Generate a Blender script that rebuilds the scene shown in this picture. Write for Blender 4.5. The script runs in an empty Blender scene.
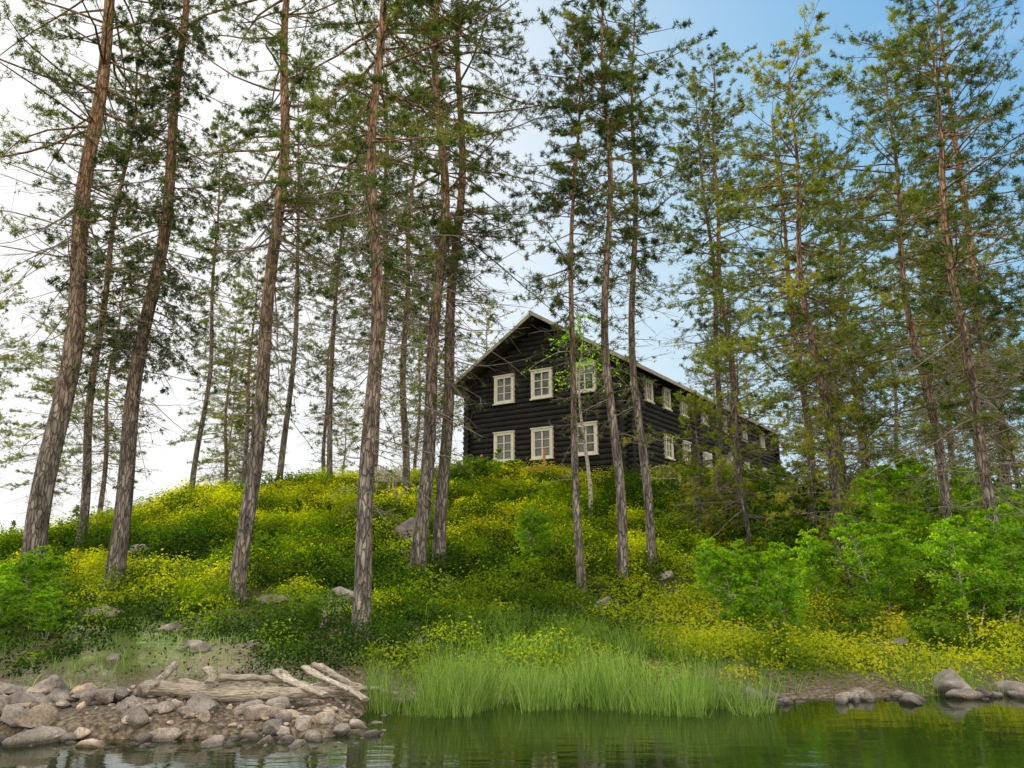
import bpy, math, numpy as np, bmesh
from mathutils import Vector, noise as mnoise
sc=bpy.context.scene
CAMH=1.6; PITCH=math.radians(13.2); F=773.0
# ---------- noise / terrain ----------
_tab=np.random.default_rng(7).random((256,256))
def vn(x,y):
    x=np.asarray(x,float);y=np.asarray(y,float)
    xi=np.floor(x).astype(int);yi=np.floor(y).astype(int);fx=x-xi;fy=y-yi
    fx=fx*fx*(3-2*fx);fy=fy*fy*(3-2*fy)
    a=_tab[xi%256,yi%256];b=_tab[(xi+1)%256,yi%256];c=_tab[xi%256,(yi+1)%256];d=_tab[(xi+1)%256,(yi+1)%256]
    return (a*(1-fx)+b*fx)*(1-fy)+(c*(1-fx)+d*fx)*fy
def fbm(x,y,o=4):
    s=0;a=.5
    for i in range(o):
        s=s+a*vn(np.asarray(x)*2**i+i*17.3,np.asarray(y)*2**i+i*9.1);a*=.5
    return s-.5+.5**(o+1)
def sst(a,b,x):
    t=np.clip((x-a)/(b-a),0,1);return t*t*(3-2*t)
PY=[-60,5,8.6,9.6,10.2,11,14,18,21,24,27,30,32,34,37,60,110,200,2000]
PZ=[-3,-1.0,-.45,-.12,.05,.2,.42,1.0,1.75,2.6,3.55,4.45,4.85,5.05,5.2,5.2,3.0,2.0,2.5]
MX=[-60,-26,-22,-17.5,-15.5,-12,-8,0,9,12,16,22,60]
MV=[.2,.24,.3,.46,.63,.87,.95,1,1,.85,.5,.3,.25]
def terr(x,y):
    x=np.asarray(x,float);y=np.asarray(y,float)
    yy=y-.6*sst(3,8,x)*(1-sst(14,20,y))+.5*(vn(x*.35,3.3)-.5)*(1-sst(12,16,y))
    P=np.interp(yy,PY,PZ);M=np.interp(x,MX,MV)
    z=np.where(P>.4,.4+(P-.4)*M,P)
    near=np.exp(-((y-20)/40)**2)
    z=z+near*sst(10,14,y)*(.55*fbm(x*.25,y*.25,3)+.22*fbm(x*.9+9,y*.9,3))
    spit=(.16+.25*fbm(x*.8,y*.8,3))*sst(7.3,8.3,y)*sst(-.9,-2.0,x)-1.2*(1-sst(6.9,8.1,y))
    spit=np.where(x<-.9,spit,-3)
    spit=np.where(x>-1.9,spit-.5*sst(-1.9,-.9,x),spit)
    return np.maximum(z,spit)
def tz(x,y): return float(terr(x,y))
# ---------- mesh builder ----------
def nrm(v): return v/np.maximum(np.linalg.norm(v,axis=-1,keepdims=True),1e-9)
class MB:
    def __init__(s): s.v=[];s.f=[];s.n=0
    def add(s,V,Fc,mat=0,tint=.5,smooth=False):
        V=np.asarray(V,float).reshape(-1,3);Fc=np.asarray(Fc,int)
        t=np.broadcast_to(np.asarray(tint,float),(len(Fc),))
        s.v.append(V);s.f.append((Fc+s.n,mat,t,smooth));s.n+=len(V)
    def tubes(s,P,R,sides=5,mat=0,tint=.5,caps=False):
        P=np.asarray(P,float);R=np.asarray(R,float);B,n,_=P.shape
        T=nrm(np.gradient(P,axis=1));m=nrm(T.mean(1))
        ref=np.where(np.abs(m[:,2:3])>.8,np.array([[1.,0,0]]),np.array([[0,0,1.]]))[:,None,:]
        U=nrm(np.cross(T,ref));W=np.cross(T,U)
        a=np.arange(sides)*2*math.pi/sides
        V=P[:,:,None]+R[:,:,None,None]*(np.cos(a)[:,None]*U[:,:,None]+np.sin(a)[:,None]*W[:,:,None])
        b=np.arange(B)[:,None,None]*n*sides;i=np.arange(n-1)[None,:,None]*sides;j=np.arange(sides)[None,None,:];j2=(j+1)%sides
        Q=np.stack([b+i+j,b+i+j2,b+i+sides+j2,b+i+sides+j],-1).reshape(-1,4)
        tt=np.asarray(tint,float)
        if tt.ndim: tt=np.repeat(tt,(n-1)*sides)
        s.add(V,Q,mat,tt,True)
        if caps:
            for e in (0,n-1):
                C=P[:,e];ring=V[:,e]
                VV=np.concatenate([C[:,None],ring],1)
                bb=np.arange(B)[:,None]*(sides+1);jj=np.arange(sides)[None]
                Fc=np.stack([bb+0*jj,bb+1+jj,bb+1+(jj+1)%sides],-1).reshape(-1,3)
                s.add(VV,Fc,mat,.9)
    def needles(s,base,d,L,w,mat,tint,rng):
        side=nrm(np.cross(d,rng.normal(size=d.shape)))*(w/2)[:,None]
        V=np.stack([base-side,base+side,base+d*L[:,None]],1)
        s.add(V,np.arange(len(base)*3).reshape(-1,3),mat,tint)
    def leaves(s,c,nor,size,mat,tint,rng,asp=.55):
        t=nrm(np.cross(nor,rng.normal(size=nor.shape)));b=np.cross(nor,t)
        t=t*size[:,None];b=b*size[:,None]*asp
        V=np.stack([c-t,c+b-t*.1,c+t,c-b-t*.1],1)
        s.add(V,np.arange(len(c)*4).reshape(-1,4),mat,tint)
    def mesh(s,name,mats):
        me=bpy.data.meshes.new(name);V=np.concatenate(s.v)
        me.vertices.add(len(V));me.vertices.foreach_set('co',V.ravel().astype(np.float32))
        fl=[f for f,_,_,_ in s.f];tot=np.concatenate([np.full(len(f),f.shape[1]) for f in fl])
        lv=np.concatenate([f.ravel() for f in fl])
        me.loops.add(len(lv));me.loops.foreach_set('vertex_index',lv.astype(np.int32))
        me.polygons.add(len(tot));st=np.concatenate([[0],np.cumsum(tot)[:-1]])
        me.polygons.foreach_set('loop_start',st.astype(np.int32))
        me.polygons.foreach_set('material_index',np.concatenate([np.full(len(f),m) for f,m,_,_ in s.f]).astype(np.int32))
        me.polygons.foreach_set('use_smooth',np.concatenate([np.full(len(f),sm) for f,_,_,sm in s.f]))
        me.update(calc_edges=True)
        a=me.attributes.new('tint','FLOAT','FACE');a.data.foreach_set('value',np.concatenate([t for _,_,t,_ in s.f]).astype(np.float32))
        for m in mats: me.materials.append(m)
        return me
def obj(name,me,loc=(0,0,0),rot=0,scale=1,parent=None):
    o=bpy.data.objects.new(name,me);sc.collection.objects.link(o);o.location=loc;o.rotation_euler=(0,0,rot)
    o.scale=(scale,)*3 if not hasattr(scale,'__len__') else scale
    if parent: o.parent=parent
    return o
# ---------- materials ----------
def mat(name):
    m=bpy.data.materials.new(name);m.use_nodes=True;nt=m.node_tree;nt.nodes.clear()
    out=nt.nodes.new('ShaderNodeOutputMaterial');return m,nt,out
def N(nt,t,**k):
    n=nt.nodes.new(t)
    for a,b in k.items():
        if a in n.inputs.keys(): n.inputs[a].default_value=b
        else: setattr(n,a,b)
    return n
def ramp(nt,stops):
    r=nt.nodes.new('ShaderNodeValToRGB');e=r.color_ramp.elements
    while len(e)<len(stops): e.new(.5)
    for i,(p,c) in enumerate(stops): e[i].position=p;e[i].color=(*c,1)
    return r
def leafmat(name,stops,trans=.45,boost=1.6):
    m,nt,out=mat(name);L=nt.links.new
    at=N(nt,'ShaderNodeAttribute',attribute_name='tint');oi=N(nt,'ShaderNodeObjectInfo')
    ma=N(nt,'ShaderNodeMath',operation='MULTIPLY_ADD');ma.inputs[1].default_value=.25
    L(oi.outputs['Random'],ma.inputs[0]);L(at.outputs['Fac'],ma.inputs[2])
    sb=N(nt,'ShaderNodeMath',operation='SUBTRACT');sb.inputs[1].default_value=.12;L(ma.outputs[0],sb.inputs[0])
    r=ramp(nt,stops);L(sb.outputs[0],r.inputs[0])
    p=N(nt,'ShaderNodeBsdfDiffuse')
    t=N(nt,'ShaderNodeBsdfTranslucent');mx=N(nt,'ShaderNodeMixShader');mx.inputs[0].default_value=trans
    L(r.outputs[0],p.inputs['Color'])
    hs=N(nt,'ShaderNodeHueSaturation');hs.inputs['Value'].default_value=boost;hs.inputs['Saturation'].default_value=1.1;L(r.outputs[0],hs.inputs['Color']);L(hs.outputs[0],t.inputs['Color'])
    L(p.outputs[0],mx.inputs[1]);L(t.outputs[0],mx.inputs[2]);L(mx.outputs[0],out.inputs[0]);return m
def surf(name,stops,scale=5,stretch=(1,1,1),rough=.9,bump=.4,detail=6,bscale=None,coord='Object',dist=.02,spec=.3):
    m,nt,out=mat(name);L=nt.links.new
    tc=N(nt,'ShaderNodeTexCoord');mp=N(nt,'ShaderNodeMapping');mp.inputs['Scale'].default_value=stretch
    L(tc.outputs[coord],mp.inputs[0])
    n=N(nt,'ShaderNodeTexNoise',Scale=scale,Detail=detail);n.inputs['Roughness'].default_value=.65;L(mp.outputs[0],n.inputs[0])
    r=ramp(nt,stops);L(n.outputs[0],r.inputs[0])
    p=N(nt,'ShaderNodeBsdfPrincipled',Roughness=rough);p.inputs['Specular IOR Level'].default_value=spec
    L(r.outputs[0],p.inputs['Base Color'])
    n2=N(nt,'ShaderNodeTexNoise',Scale=bscale or scale*3,Detail=5);L(mp.outputs[0],n2.inputs[0])
    b=N(nt,'ShaderNodeBump',Strength=bump,Distance=dist);L(n2.outputs[0],b.inputs['Height']);L(b.outputs[0],p.inputs['Normal'])
    L(p.outputs[0],out.inputs[0]);return m
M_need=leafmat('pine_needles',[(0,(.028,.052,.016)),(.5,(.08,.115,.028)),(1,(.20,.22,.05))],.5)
M_needY=leafmat('pine_needles_yellow',[(0,(.055,.085,.016)),(.5,(.15,.185,.028)),(1,(.32,.31,.05))],.55)  # yellower needle colour for young pines and some of the taller ones
M_spr=leafmat('spruce_needles',[(0,(.02,.04,.015)),(.5,(.05,.08,.025)),(1,(.12,.14,.035))],.4)
M_birch=leafmat('birch_leaves',[(0,(.09,.20,.015)),(.5,(.19,.36,.02)),(1,(.34,.48,.035))],.55)
M_shrub=leafmat('shrub_leaves',[(0,(.03,.085,.012)),(.5,(.10,.20,.02)),(1,(.26,.36,.03))],.5)
M_cover=leafmat('bilberry_leaves',[(0,(.018,.045,.01)),(.25,(.06,.115,.012)),(.5,(.16,.235,.018)),(.75,(.33,.39,.025)),(1,(.48,.47,.045))],.5,1.6)
M_grass=leafmat('reed_grass',[(0,(.06,.12,.02)),(.5,(.17,.28,.06)),(1,(.36,.46,.14))],.45)
def barkmat():
    m,nt,out=mat('pine_bark');L=nt.links.new
    tc=N(nt,'ShaderNodeTexCoord');mp=N(nt,'ShaderNodeMapping');mp.inputs['Scale'].default_value=(1,1,.22);L(tc.outputs['Object'],mp.inputs[0])
    v=N(nt,'ShaderNodeTexVoronoi',Scale=16.);v.feature='DISTANCE_TO_EDGE'
    n=N(nt,'ShaderNodeTexNoise',Scale=9.,Detail=8.);L(mp.outputs[0],n.inputs[0])
    mixv=N(nt,'ShaderNodeMixRGB');mixv.inputs[0].default_value=.12;L(mp.outputs[0],mixv.inputs[1]);L(n.outputs['Color'],mixv.inputs[2]);L(mixv.outputs[0],v.inputs['Vector'])
    lo=ramp(nt,[(.3,(.06,.052,.047)),(.5,(.17,.145,.13)),(.7,(.35,.315,.295))]);hi=ramp(nt,[(.3,(.12,.072,.042)),(.5,(.31,.18,.10)),(.7,(.48,.32,.2))])
    L(n.outputs[0],lo.inputs[0]);L(n.outputs[0],hi.inputs[0])
    sx=N(nt,'ShaderNodeSeparateXYZ');L(tc.outputs['Object'],sx.inputs[0])
    mr=N(nt,'ShaderNodeMapRange');mr.inputs[1].default_value=3;mr.inputs[2].default_value=11;L(sx.outputs[2],mr.inputs[0])
    mx=N(nt,'ShaderNodeMixRGB');L(mr.outputs[0],mx.inputs[0]);L(lo.outputs[0],mx.inputs[1]);L(hi.outputs[0],mx.inputs[2])
    cr=ramp(nt,[(0,(.25,.25,.25)),(.14,(1,1,1))]);L(v.outputs['Distance'],cr.inputs[0])
    mu=N(nt,'ShaderNodeMixRGB',blend_type='MULTIPLY');mu.inputs[0].default_value=.85;L(mx.outputs[0],mu.inputs[1]);L(cr.outputs[0],mu.inputs[2])
    p=N(nt,'ShaderNodeBsdfPrincipled',Roughness=.9);L(mu.outputs[0],p.inputs['Base Color'])
    b=N(nt,'ShaderNodeBump',Strength=1.,Distance=.04);L(cr.outputs[0],b.inputs['Height']);L(b.outputs[0],p.inputs['Normal'])
    L(p.outputs[0],out.inputs[0]);return m
M_bark=barkmat()
M_dead=surf('dead_twigs',[(.3,(.12,.10,.085)),(.7,(.3,.26,.22))],8)
M_bbark=surf('birch_bark',[(.35,(.1,.09,.08)),(.5,(.5,.47,.43)),(.8,(.65,.62,.57))],7,(1,1,3))
# ---------- tree generators ----------
def gen_tree(seed,H,r0,crown,dead0,Lmax,nlive,ndead,ktw,mt,q,nl=.13,nw=.02,style='pine',nm=None,wander=.14,s0=.38):
    rng=np.random.default_rng(seed);mb=MB()
    n=34;t=np.linspace(0,1,n)**1.15;z=t*(H+.5)-.5
    ph=rng.random(4)*6.28
    wx=wander*(np.sin(z*.35+ph[0])+.5*np.sin(z*.9+ph[1]));wy=wander*(np.sin(z*.31+ph[2])+.5*np.sin(z*.8+ph[3]))
    wx-=np.interp(0,z,wx);wy-=np.interp(0,z,wy)
    tt=np.clip(z/H,0,1);r=r0*((1-tt)**.75*.88+.012)+r0*.45*np.exp(-np.maximum(z+.1,0)/.35)
    mb.tubes(np.stack([wx,wy,z],1)[None],r[None],12,0)
    tx=lambda zz:np.interp(zz,z,wx);ty=lambda zz:np.interp(zz,z,wy);tr=lambda zz:np.interp(zz,z,r)
    u=np.sort(rng.random(nlive)*.97+.03*rng.random());zb=crown+(H-crown)*u**.88
    zb=np.where(rng.random(nlive)<.4,np.round(zb/.55)*.55,zb)+rng.normal(size=nlive)*.08;zb=np.clip(zb,crown*.9,H-.03)
    az=rng.random(nlive)*6.283+2.4*np.arange(nlive)
    if style=='pine':
        L=Lmax*np.interp(u,[0,.15,.4,.75,.92,1],[.7,.95,1,.85,.55,.2])*rng.uniform(.25,1.3,nlive)*(.75+.5*vn(zb*.8+seed*3,az))
        a=np.interp(u,[0,.5,1],[-.3,.02,.7])+rng.normal(size=nlive)*.22;b=rng.uniform(-.2,.3,nlive)
    else:
        L=Lmax*np.interp(u,[0,.1,.5,1],[.7,1,.62,.08])*rng.uniform(.55,1.12,nlive)
        a=np.interp(u,[0,.6,1],[-.35,-.1,.4])+rng.normal(size=nlive)*.08;b=np.full(nlive,-.12)
    def curves(zb,az,L,a,b,nn,wig):
        s=np.linspace(0,1,nn)[None,:,None];h=np.stack([np.cos(az),np.sin(az),0*az],1)[:,None,:]
        base=np.stack([tx(zb),ty(zb),zb],1)[:,None,:]
        w=np.cumsum(np.cumsum(rng.normal(size=(len(zb),nn,3))*wig,1),1)*L[:,None,None]*.5
        w-=w[:,:1]
        Z=np.zeros((1,1,3));Z[...,2]=1
        return base+h*L[:,None,None]*s+Z*L[:,None,None]*(a[:,None,None]*s+b[:,None,None]*s*s)+w
    P=curves(zb,az,L,a,b,8,.028)
    rb=np.minimum(.009+.008*L,tr(zb)*.6);mb.tubes(P,rb[:,None]*np.linspace(1,.22,8)[None],5,0)
    bi=np.repeat(np.arange(nlive),np.maximum(2,(ktw*np.sqrt(L/Lmax)).astype(int)))
    s=rng.uniform(s0,1,len(bi));s=np.where(rng.random(len(bi))<.12,.98,s)
    fi=s*7;i0=np.minimum(fi.astype(int),6);fr=(fi-i0)[:,None]
    B=P[bi,i0]*(1-fr)+P[bi,i0+1]*fr;D=nrm(P[bi,i0+1]-P[bi,i0])
    up=np.array([0,0,1.]);pr=nrm(np.cross(D,up))
    th=rng.uniform(.3,1.25,len(bi))*np.where(s>.95,.25,1);sg=rng.choice([-1,1],len(bi))
    vz=rng.uniform(-.35,.45,len(bi)) if style=='pine' else rng.uniform(-.9,-.1,len(bi))
    td=nrm(D*np.cos(th)[:,None]+pr*(np.sin(th)*sg)[:,None]+up*vz[:,None])
    tl=np.clip(L[bi]*.34*(1.35-s),.14,.85)*rng.uniform(.6,1.3,len(bi))
    ss=np.linspace(0,1,4)[None,:,None];cv=.15 if style=='pine' else -.2
    TP=B[:,None]+td[:,None]*tl[:,None,None]*ss+up*(tl[:,None,None]*ss*ss*cv)
    mb.tubes(TP,np.full((len(bi),1),1.)*np.array([[.006,.005,.004,.003]]),3,2)
    ti=np.repeat(np.arange(len(bi)),mt);w=rng.uniform(.25,1.05,len(ti))[:,None]
    C=B[ti]+td[ti]*tl[ti][:,None]*w+up*(tl[ti][:,None]*w*w*cv)+rng.normal(size=(len(ti),3))*.03
    btint=rng.uniform(0.1,.8,nlive)[bi][ti]+rng.normal(size=len(ti))*.12
    ni=np.repeat(np.arange(len(ti)),q);rd=nrm(rng.normal(size=(len(ni),3)))
    d=nrm(td[ti][ni]*(.6 if style=='pine' else .9)+rd*1.0+up*(.1 if style=='pine' else -.35))
    mb.needles(C[ni]+rd*.012,d,nl*rng.uniform(.6,1.2,len(ni)),nw*rng.uniform(.7,1.3,len(ni)),1,np.clip(btint[ni]+rng.normal(size=len(ni))*.1,0,1),rng)
    if ndead:
        zd=dead0+(crown+2.5-dead0)*rng.random(ndead)**.75;Ld=rng.uniform(.2,1.0,ndead)**1.3*Lmax*np.interp(zd,[dead0,crown],[.55,1])
        ad=rng.uniform(-.6,.1,ndead);Pd=curves(zd,rng.random(ndead)*6.283,Ld,ad,rng.uniform(-.25,.3,ndead),7,.045)
        mb.tubes(Pd,(.005+.006*Ld)[:,None]*np.linspace(1,.3,7)[None],4,2)
        k=6;di=np.repeat(np.arange(ndead),k);i0=rng.integers(1,6,len(di));B2=Pd[di,i0]
        d2=nrm(nrm(Pd[di,i0+1]-Pd[di,i0])+rng.normal(size=(len(di),3))*.55+np.array([0,0,-.15]));l2=Ld[di]*rng.uniform(.15,.5,len(di))
        x=np.linspace(0,1,4)[None,:,None];T2=B2[:,None]+d2[:,None]*l2[:,None,None]*x+np.cumsum(rng.normal(size=(len(di),4,3))*.03,1)*l2[:,None,None]
        mb.tubes(T2,np.tile([[.004,.004,.003,.002]],(len(di),1)),3,2)
        g=rng.integers(0,len(di),len(di));tip=T2[g,3]-(T2[g,3]-T2[g,1])*rng.random((len(g),1));ni=np.repeat(np.arange(len(g)),7);ni=ni[(g[ni]%3)!=0]
        rd=nrm(rng.normal(size=(len(ni),3)));mb.needles(tip[ni],nrm(rd+d2[g][ni]*.6),nl*rng.uniform(.5,1.1,len(ni)),nw*rng.uniform(.7,1.2,len(ni)),1,rng.uniform(.3,.9,len(ni)),rng)
    return mb.mesh('tree_mesh',[M_bark,nm or M_need,M_dead])
def gen_broad(seed,H,r0,z0,Lmax,nb,kl,ls,droop=0,mats=None,ntr=1,spread=.06):
    rng=np.random.default_rng(seed);mb=MB()
    for _ in range(ntr):
        n=14;z=np.linspace(-.2,H*rng.uniform(.7,1),n);ph=rng.random(2)*6.28;ln=rng.normal(size=2)*spread*(ntr>1)
        wx=.015*H*np.sin(z*.9+ph[0])+ln[0]*z*2;wy=.015*H*np.sin(z*.8+ph[1])+ln[1]*z*2;wx-=wx[0];wy-=wy[0]
        HH=z[-1];mb.tubes(np.stack([wx,wy,z],1)[None],(r0*(1-np.clip(z/HH,0,1)*.9))[None],8,0)
        zb=z0+(HH-z0)*rng.random(nb);L=Lmax*np.interp((zb-z0)/(HH-z0),[0,.4,1],[.8,1,.3])*rng.uniform(.5,1.1,nb);az=rng.random(nb)*6.283
        s=np.linspace(0,1,6)[None,:,None];h=np.stack([np.cos(az),np.sin(az),0*az],1)[:,None]
        P=np.stack([np.interp(zb,z,wx),np.interp(zb,z,wy),zb],1)[:,None]+L[:,None,None]*(h*s+np.array([0,0,1.])*(.6*s-(.3+droop)*s*s))
        P+=np.cumsum(rng.normal(size=P.shape)*.02,1)*L[:,None,None]
        mb.tubes(P,(.004+.006*L)[:,None]*np.linspace(1,.3,6)[None],4,0)
        li=np.repeat(np.arange(nb),kl);sp=rng.uniform(.2,1.05,len(li))*5;i0=np.minimum(sp.astype(int),4);f=(sp-i0)[:,None]
        C=P[li,i0]*(1-f)+P[li,i0+1]*f+rng.normal(size=(len(li),3))*np.array([.16,.16,.13])*(L[li]*.6)[:,None]
        mb.leaves(C,nrm(rng.normal(size=C.shape)+[0,0,.8]),ls*rng.uniform(.6,1.2,len(C)),1,np.clip(rng.uniform(.2,.8,nb)[li]+rng.normal(size=len(li))*.15,0,1),rng,.65)
    return mb.mesh('broadleaf_mesh',mats or [M_bbark,M_birch])
PV=[gen_tree(1,25,.27,8.0,3.5,3.0,165,110,13,5,8),
    gen_tree(2,23,.2,7.4,3.0,2.7,155,110,13,5,8),
    gen_tree(3,22,.19,6.9,2.5,2.5,150,120,13,5,8),
    gen_tree(4,16,.12,6.2,2.5,1.4,110,90,9,5,8,nl=.11),
    gen_tree(5,16,.17,4.8,1.5,2.6,125,100,13,5,8),
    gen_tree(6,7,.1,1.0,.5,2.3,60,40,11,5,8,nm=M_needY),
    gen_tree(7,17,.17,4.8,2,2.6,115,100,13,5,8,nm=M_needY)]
SV=[gen_tree(11,22,.22,4.4,2,1.8,230,60,13,5,7,nl=.09,nw=.02,style='spruce',nm=M_spr,s0=.15)]
def plant(name,me,x,y,rot,s=1.,dz=-.05): return obj(name,me,(x,y,tz(x,y)+dz),rot,s)
RS=np.random.default_rng(99)
fg=[(-10.37,17.25,PV[0],1.0),(-9.04,18.1,SV[0],1.0),(-5.81,16.85,PV[1],1.0),(-2.52,13.45,PV[2],.88),(-2.32,19.4,PV[1],1.02),(-1.83,20.15,PV[2],1.0),
 (1.59,17.95,PV[3],.93),(2.56,18.55,PV[3],1.15),(3.46,19.65,PV[3],1.1),(7.16,26.9,PV[2],.75),(7.64,26.,PV[2],.8),(8.1,21.2,PV[4],.85),(7.62,18.3,PV[6],.85),(8.8,14.05,PV[4],.78),
 (9.39,16.85,PV[6],.8),(-12.74,23.3,PV[2],.8),(-9.2,30.5,PV[3],1.2),(-7.26,31.,PV[3],1.1),(-5.7,31.5,PV[1],.95),(-11.9,28.85,PV[3],1.),(-3.9,28.5,PV[2],.85)]
for x,y,me,s in fg: plant('spruce_tree' if me in SV else 'pine_tree',me,x,y,RS.random()*6.28,s)
bg=[(-20,38),(-13.5,39),(-10.5,44),(-4,39),(-1.5,46),(-24,34),(-27,45),(-18,52),(14,52),(17,44),(19,38),(15.5,36),(16,28),(19,31),(22,36),(24,30),(21,26),(17,22),(12.5,27),(26,40),(28,50),(18,58),(20,70),(-14,64),(-22,60),(31,44),(27,26),
    (-6.5,52),(13,20.5),(-17,46)]
for i,(x,y) in enumerate(bg):
    k=int(RS.integers(0,6));me=[PV[2],PV[4],PV[6],PV[6],PV[1],PV[4]][k] if x>8 else [PV[6],PV[4],PV[6],PV[6],PV[4],PV[2]][k]
    plant('pine_tree',me,x,y,RS.random()*6.28,(.7+.25*RS.random()))
for x,y,s in [(6.4,21.,.85),(7.3,17.3,.6),(10,22,.9),(11.5,18,.8),(5.4,23,.6),(8.9,20.3,.8)]:
    plant('young_pine_tree',PV[5],x,y,RS.random()*6.28,s)
BB=gen_broad(21,7.6,.08,4.6,1.9,22,45,.05,.6)
SB=gen_broad(22,1.8,.012,.3,.6,40,50,.033,0,ntr=4)
SB2=gen_broad(23,3.2,.025,.6,.9,60,70,.038,0,ntr=3)
BU=[gen_broad(24+i,2.3,.015,.1,.8,40,60,.042,0,mats=[M_dead,M_shrub],ntr=6,spread=.16) for i in range(2)]
plant('birch_tree',BB,2.5,25.2,2.5)
for x,y,me,s in [(.6,20,SB,.9),(3.96,13.8,SB,1.),(7.9,13.9,SB2,.8),(-8.6,14.5,SB,.8),(8.6,14,SB2,.7),(-8.5,13.5,SB,.6),(-9.6,15.5,SB,.7),(4.4,17.3,SB,.8),(5.1,15.5,SB,.9),(8.4,17.3,SB2,.9),(9.9,16,SB2,.9),(10.5,18.5,SB2,1.1),(6.3,16.3,SB,1.),(7.2,15.4,SB2,.75),(11.6,17.2,SB2,1.1),(9.1,19.2,SB2,1.),(4.6,13.4,SB,.7),(-7.6,13.2,SB,.5)]:
    plant('birch_sapling',me,x,y,RS.random()*6.28,s)
for x,y,s in [(8.2,19.5,.8),(9.2,18.6,.9),(10.2,20,1.),(11.3,21,1.1),(9.5,21.5,1.),(12.5,19,1.1),(10.8,17.5,.8),(12,16.5,.9),(7.2,20.5,.7),(8.6,23,.9),(10.8,24.5,1.1),(13.5,22,1.2),(13,26,1.2),(-1.2,29.8,.7),(-.4,30.3,.6),(-2.,30.2,.6),(6.2,18.5,.5),(11.2,14.8,.6),(9.6,14.6,.5),(7.,22.5,.6),(9.3,26.5,.9),
    (5.2,12.6,.28),(6.8,12.9,.33),(8.3,12.4,.3),(7.6,14.8,.4),(6.4,14.6,.36),(4.,12.,.25),(9.3,12.9,.4),(10.5,13.4,.45),(8.7,15.6,.55),(10,17.2,.7),(7.6,16.6,.5),(-3.6,14.5,.25),(-4.6,19,.35),(-6.6,21,.4),(0.2,24,.35),(-9.2,21,.4)]:
    plant('leafy_shrub',BU[int(RS.integers(0,2))],x,y,RS.random()*6.28,s)
# ---------- terrain ----------
xs=np.concatenate([-np.geomspace(28.5,1500,26)[::-1],np.arange(-28,28.01,.2),np.geomspace(28.5,1500,26)])
ys=np.concatenate([-np.geomspace(1,300,10)[::-1],np.arange(0,5.9,.6),np.arange(6,40.01,.2),np.geomspace(40.5,2000,34)])
X,Y=np.meshgrid(xs,ys);Z=terr(X,Y);ny,nx=X.shape
I=(np.arange(ny-1)[:,None]*nx+np.arange(nx-1)[None]).reshape(-1)
mb=MB();mb.add(np.stack([X,Y,Z],-1),np.stack([I,I+1,I+nx+1,I+nx],1),0,.5,True)
M_gr=surf('forest_floor',[(.3,(.05,.035,.02)),(.42,(.085,.07,.03)),(.55,(.07,.10,.02)),(.72,(.13,.16,.03))],1.1,detail=9,bump=.8,bscale=14,dist=.06)  # floor colours kept dark so gaps between shrubs look shaded
nt=M_gr.node_tree;L=nt.links.new;p=[n for n in nt.nodes if n.type=='BSDF_PRINCIPLED'][0];src=p.inputs['Base Color'].links[0].from_socket
tc=N(nt,'ShaderNodeTexCoord');sx=N(nt,'ShaderNodeSeparateXYZ');L(tc.outputs['Object'],sx.inputs[0]);n3=N(nt,'ShaderNodeTexNoise',Scale=1.3,Detail=6.);L(tc.outputs['Object'],n3.inputs[0])
ma=N(nt,'ShaderNodeMath',operation='MULTIPLY_ADD');ma.inputs[1].default_value=4.;L(n3.outputs[0],ma.inputs[0]);L(sx.outputs[1],ma.inputs[2])
mr=N(nt,'ShaderNodeMapRange');mr.inputs[1].default_value=12.2;mr.inputs[2].default_value=14.;L(ma.outputs[0],mr.inputs[0])
n4=N(nt,'ShaderNodeTexNoise',Scale=22.,Detail=8.);L(tc.outputs['Object'],n4.inputs[0]);rd=ramp(nt,[(.3,(.04,.03,.022)),(.5,(.115,.09,.065)),(.7,(.24,.2,.16))]);L(n4.outputs[0],rd.inputs[0])
mx=N(nt,'ShaderNodeMixRGB');L(mr.outputs[0],mx.inputs[0]);L(rd.outputs[0],mx.inputs[1]);L(src,mx.inputs[2]);L(mx.outputs[0],p.inputs['Base Color'])
obj('ground',mb.mesh('ground',[M_gr]))
# water
m,nt,out=mat('lake_water');L=nt.links.new
p=N(nt,'ShaderNodeBsdfPrincipled',Roughness=.02);p.inputs['Base Color'].default_value=(.014,.024,.006,1);p.inputs['IOR'].default_value=1.5
tc=N(nt,'ShaderNodeTexCoord');mp=N(nt,'ShaderNodeMapping');mp.inputs['Scale'].default_value=(.5,1.8,1);L(tc.outputs['Object'],mp.inputs[0])
n1=N(nt,'ShaderNodeTexNoise',Scale=2.6,Detail=4.);L(mp.outputs[0],n1.inputs[0]);b=N(nt,'ShaderNodeBump',Strength=.1,Distance=.05);L(n1.outputs[0],b.inputs['Height']);L(b.outputs[0],p.inputs['Normal']);L(p.outputs[0],out.inputs[0])
mb=MB();mb.add([(-1400,-290,0),(1400,-290,0),(1400,14,0),(-1400,14,0)],[[0,1,2,3]]);obj('lake_water',mb.mesh('lake_water',[m]))
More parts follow.
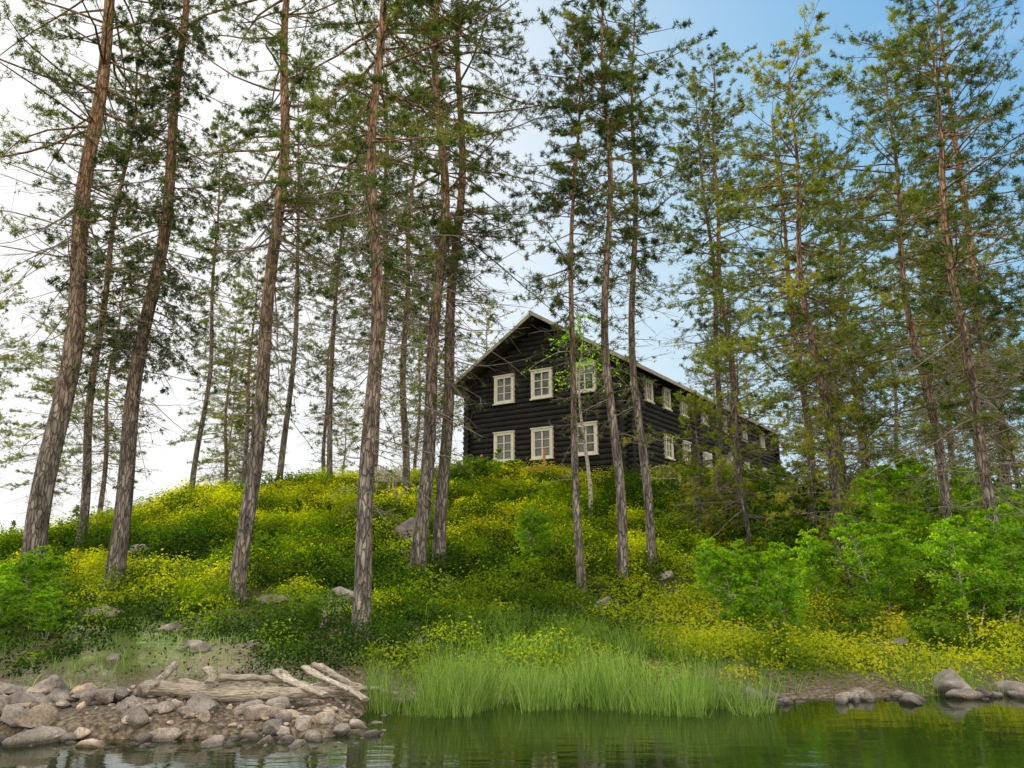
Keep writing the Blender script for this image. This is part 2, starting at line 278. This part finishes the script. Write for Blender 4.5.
# ---------- ground cover ----------
BLD=[(-7.7,15.3,(.5,.36,.28)),(5.65,10.45,(.36,.26,.2)),(6.45,10.4,(.3,.22,.1)),(-3.0,23.4,(.5,.4,.5)),(-4.8,16.3,(.38,.26,.13)),(-3.5,17,(.45,.3,.14)),(1.9,16.8,(.24,.2,.18)),(2.45,9.9,(.17,.15,.13)),(-5.6,9.9,(.2,.16,.14)),(-3.1,8.3,(.17,.16,.12)),(-2.4,8.4,(.13,.11,.08)),(-5.,9.2,(.22,.16,.12)),(6.3,13.3,(.18,.16,.1)),(-6.05,14.2,(.18,.14,.12)),(-4.8,12.3,(.22,.17,.12)),(3.65,18.8,(.25,.2,.13)),(-4.,12.5,(.12,.1,.07)),(-5.6,11.5,(.14,.1,.08)),(4.3,10.2,(.2,.15,.1)),(-10.5,22,(.4,.3,.2))]
rng=np.random.default_rng(5);mb=MB()
def clearof(x,y,R):
    ok=np.ones(len(x),bool)
    for bx0,by0,s in BLD: ok&=~((np.abs(x-bx0)<s[0]+R*.6)&(y<by0+.1)&(y>by0-s[1]-R-.6))
    return ok
def domes(dx,dy,R,Hh,dt,dens=800):
    k=clearof(dx,dy,R)&~((np.abs(dx+4.8)<1.4)&(dy>26.8)&(dy<31)&(Hh>.3));dx,dy,R,Hh,dt=dx[k],dy[k],R[k],Hh[k],dt[k]
    cnt=(R**2*dens+40).astype(int);di=np.repeat(np.arange(len(dx)),cnt);nn=len(di)
    th=rng.random(nn)*6.283;ph=np.arccos(rng.random(nn)**.8);rr=rng.uniform(.72,1.1,nn)*(1+.2*np.sin(th*3+di)*np.sin(ph*4+di*2))
    nv=np.stack([np.cos(th)*np.sin(ph),np.sin(th)*np.sin(ph),np.cos(ph)],1)
    cx=dx[di]+nv[:,0]*R[di]*rr;cy=dy[di]+nv[:,1]*R[di]*rr;cz=terr(cx,cy)+nv[:,2]*Hh[di]*rr
    lf=np.interp(cy,[10,20,32],[.023,.036,.05])*rng.uniform(.7,1.3,nn)
    hz=(nv[:,2]-.45)*.32  # relief shading painted into leaf tint: lighter dome tops, darker bases
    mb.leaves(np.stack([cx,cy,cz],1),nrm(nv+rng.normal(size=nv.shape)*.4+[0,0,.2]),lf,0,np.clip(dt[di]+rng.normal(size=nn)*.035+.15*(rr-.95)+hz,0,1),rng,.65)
nd=3200;dx=rng.uniform(-25,21,nd);dy=10.3+rng.random(nd)**.9*25
keep=(terr(dx,dy)>.06)&~((dx<-1.2)&(dy<10.9))&(fbm(dx*.22+40,dy*.3+4,3)>-.24)&(np.abs(dx)<dy*.78+2)&~((np.abs(dx+5)<1.3)&(dy<13.2))
dx,dy=dx[keep],dy[keep];nd=len(dx)
R=rng.uniform(.25,.8,nd)*(1+.3*(dy>22));Hh=R*rng.uniform(.4,1.,nd)*np.where(dy<12,.6,1)
sun_tint=.2*np.exp(-((dx-2.5)/4)**2-((dy-24)/7)**2)  # sunlit patch on the mid slope, painted into the shrub tint
dt=np.clip(.54+2.2*fbm(dx*.16,dy*.22+20,3)+sun_tint+rng.normal(size=nd)*.22,0.02,.97)
dt=np.where(dy<13.5,np.clip(dt+.15*(dx>2),0,.95),dt)
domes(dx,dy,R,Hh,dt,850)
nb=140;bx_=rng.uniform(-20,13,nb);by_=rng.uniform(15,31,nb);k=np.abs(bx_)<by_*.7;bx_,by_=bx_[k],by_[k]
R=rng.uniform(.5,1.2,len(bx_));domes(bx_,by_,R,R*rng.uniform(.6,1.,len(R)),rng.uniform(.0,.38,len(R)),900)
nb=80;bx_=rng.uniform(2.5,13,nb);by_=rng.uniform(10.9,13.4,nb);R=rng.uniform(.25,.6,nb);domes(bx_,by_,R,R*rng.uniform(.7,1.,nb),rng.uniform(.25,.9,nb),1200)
nn=170000;cx=rng.uniform(-26,22,nn);cy=10.2+rng.random(nn)*26;k=(terr(cx,cy)>.05)&~((cx<-1.2)&(cy<10.6))&(fbm(cx*.22+40,cy*.3+4,3)>-.28+rng.random(nn)*.08)&~((np.abs(cx+5)<1.3)&(cy<13.2)&(rng.random(nn)<.85));cx,cy=cx[k],cy[k];nn=len(cx)
mb.leaves(np.stack([cx,cy,terr(cx,cy)+rng.random(nn)*.12],1),nrm(rng.normal(size=(nn,3))*.5+[0,0,1]),np.interp(cy,[10,20,32],[.026,.042,.055])*rng.uniform(.7,1.4,nn),0,np.clip(.28+1.8*fbm(cx*.16,cy*.22+20,3)+rng.normal(size=nn)*.05,0,1),rng,.6)  # carpet tint darker than the domes: painted shade in the gaps
obj('bilberry_ground_cover',mb.mesh('cover',[M_cover]))
# ---------- grass ----------
def blades(mb,x,y,h,w,rng,tint,lean=.25):
    n=len(x);z=terr(x,y);z=np.maximum(z,-.3);a=rng.random(n)*6.283;d=np.stack([np.cos(a),np.sin(a),0*a],1)*(h*rng.uniform(.05,lean*1.6,n))[:,None]
    s=nrm(np.stack([rng.normal(size=n),rng.normal(size=n)*.5,0*a],1))*w[:,None];B=np.stack([x,y,z-.02],1);up=np.array([0,0,1.])
    p0=B;p1=B+up*(h*.5)[:,None]+d*.3;p2=B+up*(h)[:,None]+d
    V=np.stack([p0-s,p0+s,p1-s*.8,p1+s*.8,p2],1);b=np.arange(n)[:,None]*5
    mb.add(V,b+np.array([[0,1,3,2]]),0,tint)
    mb.add(V[:,[2,3,4]],np.arange(n*3).reshape(-1,3),0,tint)
mb=MB();n=7500;x=rng.uniform(-1.75,3.1,n);y=9.15+.85*rng.random(n)+.25*np.sin(x*2.2);k=(vn(x*2.6,y*2.5)+.35*vn(x*7,y*6)>.42+.25*(x>2.2)+.1*(x<-1.2));x,y=x[k],y[k];n=len(x)
blades(mb,x,y,rng.uniform(.2,.62,n)*(.6+.9*vn(x*1.9,y*1.5))+np.maximum(0,-terr(x,y))*.8,rng.uniform(.0025,.005,n),rng,np.clip(rng.normal(size=n)*.25+.6,0,1),.35)
obj('reed_grass',mb.mesh('reeds',[M_grass]))
mb=MB();n=6000;x=rng.uniform(-1.5,12,n);y=10.3+1.2*rng.random(n)**1.3;k=(vn(x*.9,y*.9+7)>.5);x,y=x[k],y[k];n=len(x)
blades(mb,x,y,rng.uniform(.12,.32,n),rng.uniform(.003,.006,n),rng,np.clip(rng.normal(size=n)*.2+.4,0,1),.5)
n=5500;x=rng.normal(size=n)*.9+.8;y=rng.uniform(11.2,14.5,n);k=(vn(x*1.6+5,y*1.2+7)>.45);x,y=x[k],y[k];n=len(x)
blades(mb,x,y,rng.uniform(.2,.6,n),rng.uniform(.003,.007,n),rng,np.clip(rng.normal(size=n)*.2+.25,0,1),.5)
n=9000;x=rng.uniform(-16,-1.4,n);y=rng.uniform(9.9,18,n);k=(vn(x*.9+5,y*.9+7)>.55);x,y=x[k],y[k];n=len(x)
blades(mb,x,y,rng.uniform(.08,.28,n),rng.uniform(.003,.006,n),rng,np.clip(rng.normal(size=n)*.2+.35,0,1),.5)
obj('shore_grass',mb.mesh('grass',[M_grass]))
# ---------- rocks ----------
M_rock=surf('granite',[(.3,(.13,.12,.11)),(.5,(.3,.27,.25)),(.7,(.47,.43,.39))],4,bump=.8,bscale=18,dist=.02)
def rockmat():
    m=M_rock.copy();m.name='granite_mixed';nt=m.node_tree;L=nt.links.new
    p=[n for n in nt.nodes if n.type=='BSDF_PRINCIPLED'][0];src=p.inputs['Base Color'].links[0].from_socket
    at=N(nt,'ShaderNodeAttribute',attribute_name='tint');r=ramp(nt,[(0,(.4,.4,.41)),(.55,(.85,.84,.83)),(.8,(1.05,.88,.70)),(1,(1.45,1.32,1.18))]);L(at.outputs['Fac'],r.inputs[0])
    mu=N(nt,'ShaderNodeMixRGB',blend_type='MULTIPLY');mu.inputs[0].default_value=1;L(src,mu.inputs[1]);L(r.outputs[0],mu.inputs[2])
    tc=N(nt,'ShaderNodeTexCoord');v=N(nt,'ShaderNodeTexNoise',Scale=60.,Detail=3.);L(tc.outputs['Object'],v.inputs[0]);sp_=ramp(nt,[(.38,(.55,.55,.55)),(.55,(1.1,1.1,1.1))]);L(v.outputs[0],sp_.inputs[0])
    mu2=N(nt,'ShaderNodeMixRGB',blend_type='MULTIPLY');mu2.inputs[0].default_value=.7;L(mu.outputs[0],mu2.inputs[1]);L(sp_.outputs[0],mu2.inputs[2])
    ge=N(nt,'ShaderNodeNewGeometry');sx=N(nt,'ShaderNodeSeparateXYZ');L(ge.outputs['Position'],sx.inputs[0]);mr=N(nt,'ShaderNodeMapRange');mr.inputs[1].default_value=.02;mr.inputs[2].default_value=.06;mr.inputs[3].default_value=.35;L(sx.outputs[2],mr.inputs[0])
    mu3=N(nt,'ShaderNodeVectorMath',operation='SCALE');L(mu2.outputs[0],mu3.inputs[0]);L(mr.outputs[0],mu3.inputs['Scale']);L(mu3.outputs[0],p.inputs['Base Color']);return m
M_rock2=rockmat()
def ico(n):
    bm=bmesh.new();bmesh.ops.create_icosphere(bm,subdivisions=n,radius=1);bm.verts.ensure_lookup_table()
    r=(np.array([v.co[:] for v in bm.verts]),np.array([[v.index for v in f.verts] for f in bm.faces]));bm.free();return r
ICO3=ico(3);ICO2=ico(2);ICO4=ico(4)
def rock(mb,c,s,seed,tint=.4,lod=3):
    ICV,ICF={2:ICO2,3:ICO3,4:ICO4}[lod]
    rg=np.random.default_rng(seed);V=ICV.copy()
    for k in range(13):
        d=nrm(rg.normal(size=3));lim=rg.uniform(.42,.8);dd=V@d;V=V-np.outer(np.maximum(dd-lim,0)*.93,d)
    V=V*1.25
    o=Vector(rg.random(3)*50);nz=np.array([mnoise.noise(Vector(v)*1.6+o)*.12+mnoise.noise(Vector(v)*5+o)*.04 for v in V]);V=V*(1+nz)[:,None]
    a=rg.random()*6.28;s=np.array(s)*rg.uniform(.8,1.2,3);V=V*s
    V=V@np.array([[math.cos(a),math.sin(a),0],[-math.sin(a),math.cos(a),0],[0,0,1]])
    mb.add(V+np.array(c),ICF,0,tint,True)
mb=MB();rg=np.random.default_rng(31)
for i in range(290):
    x=rg.uniform(-7.5,-1.3);y=rg.uniform(7.55,9.5) if rg.random()<.7 else rg.uniform(7.6,8.5)
    if x>-3.7 and y>8.75: continue
    r=(.035+.11*rg.random()**2.2)*(1.2 if x<-3.8 else .8);rock(mb,(x,y,max(tz(x,y),-.05)+r*.25+.08*(x<-4)*rg.random()),(r*1.25,r,r*.8),i,rg.random())
for i in range(700):
    x=rg.uniform(-7.8,-1.2);y=rg.uniform(7.5,10.2);r=.012+.03*rg.random()**1.5;rock(mb,(x,y,max(tz(x,y),-.02)+r*.3),(r*1.3,r,r*.7),5000+i,rg.random(),2)
obj('shore_rocks',mb.mesh('shore_rocks',[M_rock2]))
mb=MB()
for i in range(130):
    x=rg.uniform(1.8,12.5);y=9.95+.6*float(sst(3,8,x))+rg.normal()*.13;r=.035+.13*rg.random()**2
    rock(mb,(x,y,max(tz(x,y),0)+r*.1),(r*1.4,r,r*.8),500+i,rg.random()*.6)
obj('shoreline_stones',mb.mesh('shoreline_stones',[M_rock2]))
for i,(x,y,s) in enumerate(BLD):
    mb=MB();rock(mb,(0,0,0),s,900+i,rg.random()*.35+.15,4);obj('boulder',mb.mesh('boulder',[M_rock2]),(x,y,max(tz(x,y),0)+s[2]*.35))
M_drift=surf('weathered_wood',[(.3,(.11,.09,.07)),(.5,(.32,.28,.23)),(.7,(.55,.5,.43))],6,(1,9,9),bump=.9,bscale=10,dist=.03)
def log(name,a,b,r,seed,flat=1):
    a=Vector(a);b=Vector(b);Ln=(b-a).length;rg=np.random.default_rng(seed);mb=MB();n=26;t=np.linspace(0,Ln,n)
    P=np.stack([t,.04*np.sin(t*3+seed),.025*np.sin(t*4+seed)],1)[None]+rg.normal(size=(1,n,3))*.004
    mb.tubes(P,(r*(1-.3*t/Ln)*(1+.09*rg.normal(size=n)))[None],12,0,.5,True)
    for k in range(3):
        j=int(rg.integers(4,n-4));d=nrm(np.array([rg.normal()*.5,rg.normal(),rg.normal()]));q=P[0,j]
        mb.tubes(np.array([[q,q+d*r*2.2]]),np.array([[r*.35,r*.15]]),6,0,.5,True)
    o=obj(name,mb.mesh(name,[M_drift]),a)
    o.rotation_mode='QUATERNION';o.rotation_quaternion=(b-a).to_track_quat('X','Z');o.scale=(1,1,flat)
g=lambda x,y,dz:(x,y,max(tz(x,y),0)+dz)
log('driftwood_log',g(-3.9,8.7,.12),g(-2.1,8.85,.14),.08,1);log('driftwood_log',g(-3.7,9.1,.12),g(-1.7,9.2,.15),.05,2)
log('driftwood_plank',g(-2.75,9.6,.28),g(-1.95,8.5,.18),.085,3,.35);log('driftwood_plank',g(-2.45,9.8,.28),g(-1.6,8.8,.2),.07,4,.35)
log('driftwood_plank',g(-3.6,9.8,.28),g(-3.2,8.6,.22),.065,5,.45);log('driftwood_log',g(-3.4,9.5,.2),g(-1.5,9.5,.2),.04,6);log('driftwood_log',g(-3.95,9.5,.28),g(-3.7,8.4,.2),.045,7)
log('driftwood_log',g(-2.5,10.2,.22),g(-1.3,9.4,.14),.04,8)
# ---------- house ----------
W=8.1;WT=4.95;RG=7.45;LN=22.;SL=(RG-WT)/(W/2)
M_log=surf('tarred_logs',[(.3,(.007,.007,.008)),(.6,(.022,.02,.019)),(.8,(.055,.048,.044))],3,(1,1,1),rough=.75,bump=.5)
M_white=surf('white_paint',[(.2,(.66,.62,.53)),(.8,(.8,.77,.68))],4,rough=.6,bump=.1)
M_roof=surf('roof_felt',[(.3,(.03,.032,.03)),(.7,(.08,.08,.07))],6,bump=.6)
M_verge=surf('verge_wood',[(.3,(.25,.23,.19)),(.7,(.45,.41,.35))],5)
M_found=surf('foundation_plaster',[(.3,(.4,.39,.37)),(.7,(.55,.53,.5))],3)
M_deck=surf('deck_wood',[(.3,(.35,.17,.05)),(.7,(.62,.36,.14))],5,(1,6,1))
M_grey=surf('grey_wood',[(.3,(.35,.33,.3)),(.7,(.55,.52,.48))],5,(1,6,1))
m,nt,out=mat('window_glass');p=N(nt,'ShaderNodeBsdfPrincipled',Roughness=.05);p.inputs['Base Color'].default_value=(.06,.07,.08,1);p.inputs['IOR'].default_value=1.5;nt.links.new(p.outputs[0],out.inputs[0]);M_glass=m
house=bpy.data.objects.new('log_house',None);sc.collection.objects.link(house);house.location=(4.75,31.8,5.1);house.rotation_euler=(0,0,math.radians(56))
BF=np.array([[0,3,2,1],[4,5,6,7],[0,1,5,4],[1,2,6,5],[2,3,7,6],[3,0,4,7]])
def bx(mb,x0,x1,y0,y1,z0,z1,m=0): mb.add([(x0,y0,z0),(x1,y0,z0),(x1,y1,z0),(x0,y1,z0),(x0,y0,z1),(x1,y0,z1),(x1,y1,z1),(x0,y1,z1)],BF,m)
def part(name,mb,mats,par=None): return obj(name,mb.mesh(name,mats),parent=par or house)
mb=MB();rl=.135;sp=.24
zz=np.arange(.1,WT,sp)
def cyl(a,b): mb.tubes(np.array([[a,b]],float),np.full((1,2),rl),10,0,.5,True)
for z in zz:
    cyl((-.35,0,z),(LN+.35,0,z));cyl((-.35,W,z),(LN+.35,W,z))
    cyl((0,-.35,z+sp/2),(0,W+.35,z+sp/2));cyl((LN,-.35,z+sp/2),(LN,W+.35,z+sp/2))
z=zz[-1]+sp*1.5
while z<RG-.35:
    o=(z-WT)/SL+.12
    for xx in (0,LN): cyl((xx,o,z),(xx,W-o,z))
    z+=sp
bx(mb,.02,LN-.02,.02,W-.02,-.9,WT)
mb.add([(.01,.1,WT),(.01,W-.1,WT),(.01,W/2,RG-.15),(LN-.01,.1,WT),(LN-.01,W-.1,WT),(LN-.01,W/2,RG-.15)],[[0,1,2],[3,5,4]])
part('log_walls',mb,[M_log])
mb=MB();bx(mb,-.06,LN+.06,-.08,W+.08,-1.8,-.04);part('foundation',mb,[M_found])
def slab(mb,x0,x1,ya,za,yb,zb,th,m=0):
    mb.add([(x0,ya,za),(x1,ya,za),(x1,yb,zb),(x0,yb,zb),(x0,ya,za+th),(x1,ya,za+th),(x1,yb,zb+th),(x0,yb,zb+th)],BF,m)
ov=.75;ze=WT-ov*SL+.1;zr=RG+.1
mb=MB();slab(mb,-.9,LN+.7,-ov,ze,W/2,zr,.14);slab(mb,LN+.7,-.9,W+ov,ze,W/2,zr,.14);part('roof',mb,[M_roof])
mb=MB()
for xa,xb in ((-.95,-.903),(LN+.703,LN+.75)):
    slab(mb,xa,xb,-ov-.03,ze-.06,W/2-.002,zr-.04,.17);slab(mb,xb,xa,W+ov+.03,ze-.06,W/2+.002,zr-.04,.17)
bx(mb,-.9,LN+.7,-ov-.05,-ov-.004,ze-.05,ze+.1);bx(mb,-.9,LN+.7,W+ov+.004,W+ov+.05,ze-.05,ze+.1)
part('bargeboards',mb,[M_verge])
mb=MB()
for k in range(7):
    y=W/2+(k-3)*1.35;zc=RG-abs(y-W/2)*SL-.12;mb.tubes(np.array([[(-.85,y,zc),(.1,y,zc)]]),np.full((1,2),.1),10,0,.5,True)
part('purlin_ends',mb,[M_log])
def window(axis,c,zc,w,h,cols=2,rows=3,t=.12):
    mb=MB();o=-.17
    def b(u0,u1,d0,d1,z0,z1,m):
        if axis=='g': bx(mb,d0,d1,c+u0,c+u1,z0,z1,m)
        else: bx(mb,c+u0,c+u1,d0,d1,z0,z1,m)
    b(-w/2-t,-w/2,o-.05,0,zc-h/2-t,zc+h/2+t,0);b(w/2,w/2+t,o-.05,0,zc-h/2-t,zc+h/2+t,0)
    b(-w/2,w/2,o-.047,0,zc+h/2,zc+h/2+t,0);b(-w/2,w/2,o-.047,0,zc-h/2-t,zc-h/2,0)
    b(-w/2-t-.05,w/2+t+.05,o-.1,o+.02,zc-h/2-t-.05,zc-h/2-t-.003,0);b(-w/2-t-.04,w/2+t+.04,o-.09,o+.02,zc+h/2+t+.003,zc+h/2+t+.05,0)
    b(-w/2,w/2,o+.03,o+.05,zc-h/2,zc+h/2,1)
    b(-.03,.03,o-.02,o+.028,zc-h/2,zc+h/2,0)
    for r in range(1,rows):
        zz=zc-h/2+h*r/rows;b(-w/2,-.031,o-.01,o+.027,zz-.015,zz+.015,0);b(.031,w/2,o-.01,o+.027,zz-.015,zz+.015,0)
    for s in (-1,1):
        x0,x1=sorted((s*(w/2-.05),s*(w/2)));b(x0,x1,o-.022,o+.029,zc-h/2+.001,zc+h/2-.001,0)
    part('window',mb,[M_white,M_glass])
for y in (1.8,4.0,6.05):
    window('g',y,1.75,.86,1.1);window('g',y,4.45,.86,1.05)
for s in (2.1,4.1,6.2,9,12,15.5,19): window('s',s,4.0,.55,.75,t=.09)
for s in (4.1,6.3,12.5,15.5,19): window('s',s,1.75,.65,.85,t=.09)
mb=MB();bx(mb,8.6,9.6,-.24,0,.0,2.1,0);bx(mb,8.75,9.45,-.27,-.243,.1,2.0,1);part('door',mb,[M_white,M_found])
mb=MB()
for k in range(14): bx(mb,-2.6+k*.17,-2.6+k*.17+.155,2.4,5.6,.3,.34)
bx(mb,-2.5,-.25,2.5,5.5,-.9,.2)
bx(mb,-2.64,-2.603,2.4,5.6,.1,.36)
for k in range(4): bx(mb,-2.95-k*.28,-2.68-k*.28,3.3,4.4,.1-k*.16,.15-k*.16)
bx(mb,-2.6,-2.52,2.4,2.48,.345,1.1);bx(mb,-2.6,-2.52,5.52,5.6,.345,1.1)
deck=obj('wooden_deck',mb.mesh('deck',[M_deck]),house.location);deck.rotation_euler=house.rotation_euler
mb=MB()
for k in range(9):
    a=math.pi*k/8;x=.7*math.cos(a)
    mb.tubes(np.array([[(x,0,0),(x,0,.4+.45*math.sin(a))]]),np.full((1,2),.009),6,0,.5,True)
a=np.linspace(0,math.pi,20);mb.tubes(np.stack([.7*np.cos(a),0*a,.4+.45*np.sin(a)],1)[None],np.full((1,20),.014),6)
mb.tubes(np.array([[(-.7,0,.38),(.7,0,.38)]]),np.full((1,2),.012),6)
obj('garden_gate',mb.mesh('garden_gate',[M_grey]),(5.75,29.4,tz(5.75,29.4)+.2),.2)
def chair(x,y,rot):
    mb=MB()
    for a,b_ in ((-.26,-.22),(.22,.26)):
        bx(mb,a,b_,-.25,-.2,0,.58);bx(mb,a,b_,.2,.25,0,.95);bx(mb,a-.02,b_+.02,-.28,.27,.585,.62)
    for k in range(5): bx(mb,-.215,.215,-.24+k*.09,-.17+k*.09,.38,.405)
    for k in range(4): bx(mb,-.2+k*.11,-.13+k*.11,.225,.245,.41,1.0)
    obj('garden_chair',mb.mesh('chair',[M_grey]),(x,y,tz(x,y)+.05),rot)
chair(-5.05,30.2,.3);chair(-4.35,30.3,-.1)
mb=MB()
for i in range(46):
    t=rg.random();x=-15.8+3.6*t;y=28.6+1.2*t;rock(mb,(x,y,tz(x,y)+rg.choice([.1,.32,.52])),(.26,.2,.15),2000+i,rg.random()*.5)
obj('stone_wall',mb.mesh('stone_wall',[M_rock2]))
# distant forest
mb=MB();rg=np.random.default_rng(8);nf=520;fx=rg.uniform(-420,420,nf);fy=rg.uniform(190,330,nf);fh=rg.uniform(9,17,nf)
k=220;ii=np.repeat(np.arange(nf),k);u=rg.random(len(ii));a=rg.random(len(ii))*6.283;rr=(1-u)*fh[ii]*.17*rg.uniform(.5,1.1,len(ii))
C=np.stack([fx[ii]+np.cos(a)*rr,fy[ii]+np.sin(a)*rr,terr(fx,fy)[ii]+u*fh[ii]],1);d=nrm(np.stack([np.cos(a),np.sin(a),-.3+0*a],1)+rg.normal(size=C.shape)*.5)
mb.needles(C,d,rg.uniform(.6,1.4,len(ii)),rg.uniform(.4,.8,len(ii)),0,rg.uniform(.3,1,len(ii)),rg);obj('distant_forest',mb.mesh('distant_forest',[M_spr]))
# ---------- light / world / camera ----------
AZ=math.radians(-28.9);EL=math.radians(33.6)
w=bpy.data.worlds.new('World');sc.world=w;w.use_nodes=True;nt=w.node_tree;L=nt.links.new;bgn=nt.nodes['Background']
sk=nt.nodes.new('ShaderNodeTexSky');sk.sky_type='NISHITA';sk.sun_disc=False;sk.sun_elevation=EL;sk.sun_rotation=AZ;sk.dust_density=2.;sk.air_density=1.;sk.ozone_density=1.5
def vm(op,a,b):
    n=nt.nodes.new('ShaderNodeVectorMath');n.operation=op
    for i,v in enumerate((a,b)):
        if hasattr(v,'__len__'): n.inputs[i].default_value=v
        else: L(v,n.inputs[i])
    return n.outputs[0]
# raise contrast a little so the sky goes from white near the sun to saturated blue away from it
pw=vm('MULTIPLY',sk.outputs[0],(.36,.42,.46))
pn=nt.nodes.new('ShaderNodeVectorMath');pn.operation='MULTIPLY';L(pw,pn.inputs[0]);L(sk.outputs[0],pn.inputs[1])
c=vm('ADD',vm('MULTIPLY',sk.outputs[0],(.32,1.2,2.9)),pn.outputs[0])
c=vm('DIVIDE',c,vm('ADD',vm('MULTIPLY',c,(1/7.4,1/7.4,1/7.4)),(1,1,1)))
tc=nt.nodes.new('ShaderNodeTexCoord');mp=nt.nodes.new('ShaderNodeMapping');mp.inputs['Scale'].default_value=(1.2,1.2,4);mp.inputs['Rotation'].default_value=(.2,.3,.4);L(tc.outputs['Generated'],mp.inputs[0])
nn_=nt.nodes.new('ShaderNodeTexNoise');nn_.inputs['Scale'].default_value=2.2;nn_.inputs['Detail'].default_value=7;nn_.inputs['Roughness'].default_value=.6;L(mp.outputs[0],nn_.inputs[0])
rp=ramp(nt,[(.5,(0,0,0)),(.8,(.4,.4,.4))]);L(nn_.outputs[0],rp.inputs[0])
mx=nt.nodes.new('ShaderNodeMixRGB');L(rp.outputs[0],mx.inputs[0]);L(c,mx.inputs[1]);mx.inputs[2].default_value=(6.2,6.4,6.6,1)
# unseen cloud bank added behind the camera as fill light for the hillside
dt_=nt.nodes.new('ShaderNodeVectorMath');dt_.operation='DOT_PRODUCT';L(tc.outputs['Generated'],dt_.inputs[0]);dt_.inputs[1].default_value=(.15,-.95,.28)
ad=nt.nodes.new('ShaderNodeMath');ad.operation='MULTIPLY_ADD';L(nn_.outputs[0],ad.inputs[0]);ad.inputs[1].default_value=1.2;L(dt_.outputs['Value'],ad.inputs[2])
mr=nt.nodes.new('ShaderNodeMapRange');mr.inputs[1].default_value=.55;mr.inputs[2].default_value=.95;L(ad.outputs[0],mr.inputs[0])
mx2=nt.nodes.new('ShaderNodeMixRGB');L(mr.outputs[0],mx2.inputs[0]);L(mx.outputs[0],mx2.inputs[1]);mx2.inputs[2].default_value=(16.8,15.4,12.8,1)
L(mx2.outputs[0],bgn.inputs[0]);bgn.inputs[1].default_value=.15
sd=Vector((math.sin(AZ)*math.cos(EL),math.cos(AZ)*math.cos(EL),math.sin(EL)))
ld=bpy.data.lights.new('sun','SUN');ld.energy=5;ld.angle=math.radians(.5);ld.color=(1,.92,.77);lo=bpy.data.objects.new('sun',ld);sc.collection.objects.link(lo);lo.rotation_mode='QUATERNION';lo.rotation_quaternion=sd.to_track_quat('Z','Y')
cd=bpy.data.cameras.new('camera');cd.sensor_width=36;cd.lens=F/1024*36;cd.clip_end=6000;co=bpy.data.objects.new('camera',cd);sc.collection.objects.link(co);co.location=(0,0,CAMH);co.rotation_euler=(math.pi/2+PITCH,0,0);sc.camera=co
sc.view_settings.view_transform='Standard'
